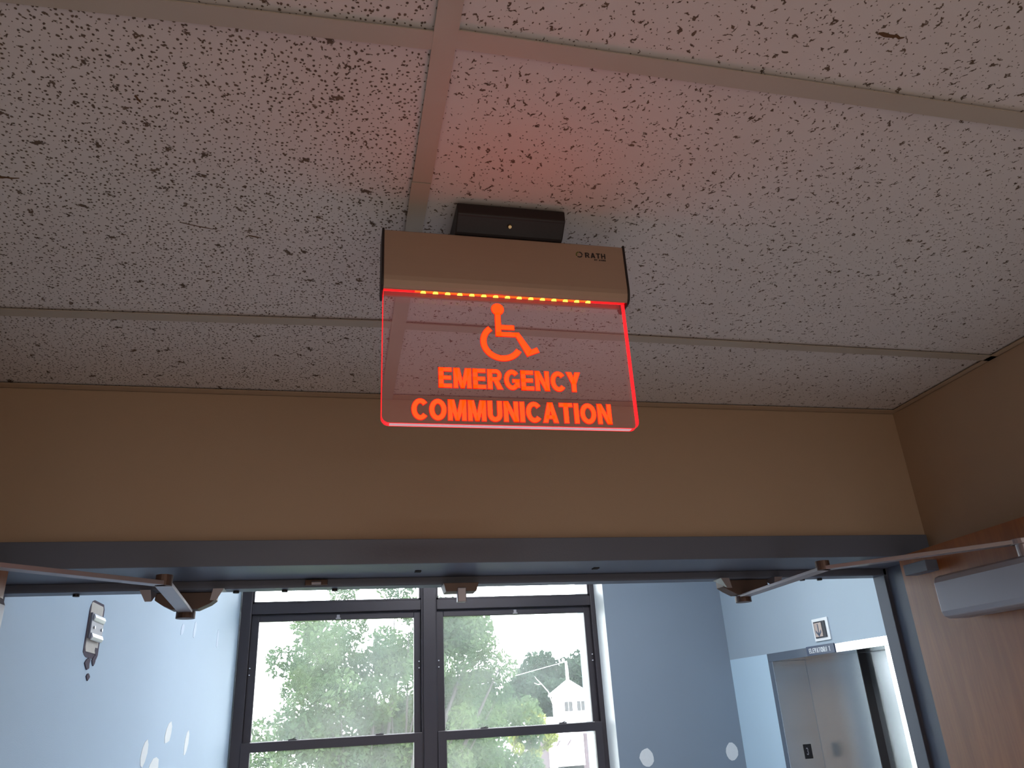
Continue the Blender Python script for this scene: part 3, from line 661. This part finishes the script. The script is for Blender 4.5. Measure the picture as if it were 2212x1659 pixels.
def tree(name, lab, base, crown_c, crown_r, mat, n, size, seed, clumps=60, cr=.32, trunk_r=.2, group=None, nb=14):
    t = empty(name, base, lab, 'tree', group); rg = random.Random(seed)
    cc = Vector(crown_c); tips = []
    m = MB(); bz = Vector(base); fork = Vector((base[0], base[1], crown_c[2]-crown_r[2]*.75))
    m.tube([bz, bz.lerp(fork, .5)+Vector((rg.uniform(-.1, .1), 0, 0)), fork], [trunk_r, trunk_r*.85, trunk_r*.7], 10)
    m.build('trunk', M_BARK, t, smooth=True)
    m = MB(); cen = []; rad = []
    for i in range(clumps):
        while True:
            d = Vector([rg.uniform(-1, 1) for _ in range(3)])
            if .25 < d.length < 1: break
        c = cc+Vector((d.x*crown_r[0], d.y*crown_r[1], d.z*crown_r[2])); k = rg.uniform(.6, 1.2)*cr
        cen.append(c); rad.append([crown_r[0]*k, crown_r[1]*k, crown_r[2]*k*.8]); tips.append(c)
    for c in tips[:nb*4]:
        mid = fork.lerp(c, .5)+Vector((rg.uniform(-.2, .2), rg.uniform(-.2, .2), -.12*crown_r[2]))
        r0 = trunk_r*.28 if c in tips[:nb] else trunk_r*.13
        m.tube([fork, fork.lerp(mid, .6), mid, mid.lerp(c, .6), c], [r0*1.4, r0, r0*.75, r0*.45, r0*.15], 6)
    o = m.build('branches', M_BARK, t, smooth=True)
    leaves('foliage', mat, t, cen, rad, n, size, seed)
    return t
tree('leafy_tree', 'large airy green tree filling the left window', (.80, 14.2, GZ), (.78, 14.2, H+.1), (2.15, 1.9, 2.5), M_LEAF1, 60000, .045, 3, 110, .19, .2)
tree('leafy_tree', 'lighter green tree low in the right window beside the big tree', (3.1, 19, GZ), (3.1, 19, H-1.2), (1.5, 1.4, 1.9), M_LEAF1, 20000, .060, 5, 40, .3, .14)
tree('small_tree', 'yellow-green bushy treetop just left of the white cupola', (6.3, 27, GZ), (6.35, 27, H-.55), (.75, .7, .85), M_LEAF3, 3200, .075, 8, 18, .3, .08)
far = [(9.2, 54, 1.35, 3.2, 'pale green tree at the left end of the far tree line'), (14.9, 61, 2.0, 3.4, 'dark tree behind the bare branch in the far tree line'),
       (18.6, 68, 3.6, 4.4, 'tall dark tree just left of the cupola spire in the far tree line'), (24.2, 77, 3.4, 4.6, 'dark tree right of the cupola spire'), (7.4, 84, 1.6, 5.0, 'most distant tree, showing low beside the big tree')]
for i, (x, y, z, r, lab) in enumerate(far):
    dt = tree('distant_tree', lab, (x, y, GZ), (x, y, H+z-r*.85), (r*.95, r*.6, r), M_LEAF2, 46000, .20, 20+i, 90, .36, .3, 'trees on the far side of the valley')
    if i == 1:
        bb = MB(); bb.tube([(15.3, 57.6, H+.2), (14.95, 57.5, H+1.2), (14.45, 57.4, H+1.75), (14.1, 57.4, H+2.1), (14.0, 57.4, H+2.25)], [.04, .035, .028, .018, .01], 6); bb.tube([(14.45, 57.4, H+1.75), (14.2, 57.4, H+1.72), (13.9, 57.4, H+1.85)], [.03, .02, .01], 6)
        o = bb.build('bare_branch', pmat('pale_dead_wood', (200, 186, 190), .9), dt); o['label'] = 'pale forked dead branch'
# white house with cupola
M_SIDING = pmat('white_painted_siding', (236, 238, 240), .6, var=.02)
M_ROOF = pmat('pale_metal_roof', (226, 230, 236), .5, var=.03)
M_STONE = pmat('stone_wall', (74, 62, 68), .9, var=.6, scale=9)
k = 1.6
hx = lambda x: x*k
hs_ = empty('house', (hx(6.2), 22*k, GZ), 'white house with stone walls and a pale roof below the cupola', 'house')
Y0 = 22*k
MB().box(hx(5.0), hx(8.5), Y0+.3, Y0+9, GZ, H-.64*k).build('stone_wall', M_STONE, hs_)
m = MB(); m.hexa([(hx(4.55), Y0-.1, H-.95*k), (hx(9), Y0-.1, H-.95*k), (hx(9), Y0+9, H-.95*k), (hx(4.55), Y0+9, H-.95*k), (hx(5.2), Y0+2.0, H-.20*k), (hx(9), Y0+2.0, H-.20*k), (hx(9), Y0+5, H-.20*k), (hx(5.2), Y0+5, H-.20*k)])
m.build('roof', M_ROOF, hs_)
m = MB(); m.hexa([(hx(4.1), Y0-2.2, H-1.7*k), (hx(5.5), Y0-2.2, H-1.7*k), (hx(5.5), Y0, H-1.7*k), (hx(4.1), Y0, H-1.7*k), (hx(4.83), Y0-2.0, H-1.05*k), (hx(5.5), Y0-2.0, H-1.05*k), (hx(5.5), Y0, H-.68*k), (hx(4.83), Y0, H-.68*k)])
m.build('lower_roof', M_ROOF, hs_)
MB().box(hx(5.02), hx(5.27), Y0-2.3, Y0+.5, GZ, H-.61*k).build('stone_pier', M_STONE, hs_)
MB().box(hx(6.14), hx(7.05), Y0-2.3, Y0+.5, GZ, H-.59*k).build('stone_pier', M_STONE, hs_)
dm = MB().box(hx(5.26), hx(6.15), Y0-2.45, Y0+.4, H-1.30*k, H-.565*k).build('dormer_wall', M_SIDING, hs_)
for x in (5.44, 5.72): MB().bar((hx(x), Y0-2.48, H-.84*k), (hx(x+.10), Y0-2.48, H-.71*k), .05, .05, (0, 1, 0)).build('brace', M_STONE, dm)
Box('shelf_line', M_STONE, dm, hx(5.40), hx(5.90), Y0-2.47, Y0-2.45, H-.98*k, H-.97*k)
c_ = empty('cupola', (hx(6.5), Y0+2, H-.30*k), 'white cupola with two dark windows and a spire on the house roof', 'cupola')
Y1 = Y0+.6
MB().box(hx(6.12), hx(6.90), Y1, Y1+1.25, H-.30*k, H+.36*k).build('cupola_wall', M_SIDING, c_)
m = MB(); z0, z1 = H+.35*k, H+.43*k; A = [m.bm.verts.new(p) for p in ((hx(6.03), Y1-.15, z0), (hx(6.99), Y1-.15, z0), (hx(6.99), Y1+1.4, z0), (hx(6.03), Y1+1.4, z0))]; ap = m.bm.verts.new((hx(6.51), Y1+.62, H+.80*k))
B = [m.bm.verts.new((v.co.x, v.co.y, z1-.04)) for v in A]
m.face(A[::-1])
for i in range(4): m.face([A[i], A[(i+1) % 4], B[(i+1) % 4], B[i]]); m.face([B[i], B[(i+1) % 4], ap])
m.build('cupola_roof', M_ROOF, c_)
MB().tube([(hx(6.51), Y1+.62, H+.74*k), (hx(6.51), Y1+.62, H+1.0*k), (hx(6.50), Y1+.62, H+1.28*k)], [.075, .07, .05], 8).build('spire', M_SIDING, c_)
for x in (6.25, 6.61):
    wn = Box('window', M_SIDING, c_, hx(x-.03), hx(x+.26), Y1-.03, Y1, H-.09*k, H+.22*k)
    Box('pane', M_BLACK, wn, hx(x), hx(x+.23), Y1-.04, Y1-.028, H-.06*k, H+.19*k)
    Box('glazing_bar', M_SIDING, wn, hx(x+.111), hx(x+.117), Y1-.05, Y1-.038, H-.06*k, H+.19*k)
tag(MB().tube([(3.2, 33.5, H+.75), (6.8, 35, H+1.28), (10.36, 36.40, H+2.02)], .007, 5).build('power_line', M_WHITEP), 'thin pale cable running up to the cupola spire', 'cable')
bpy.context.view_layer.update()
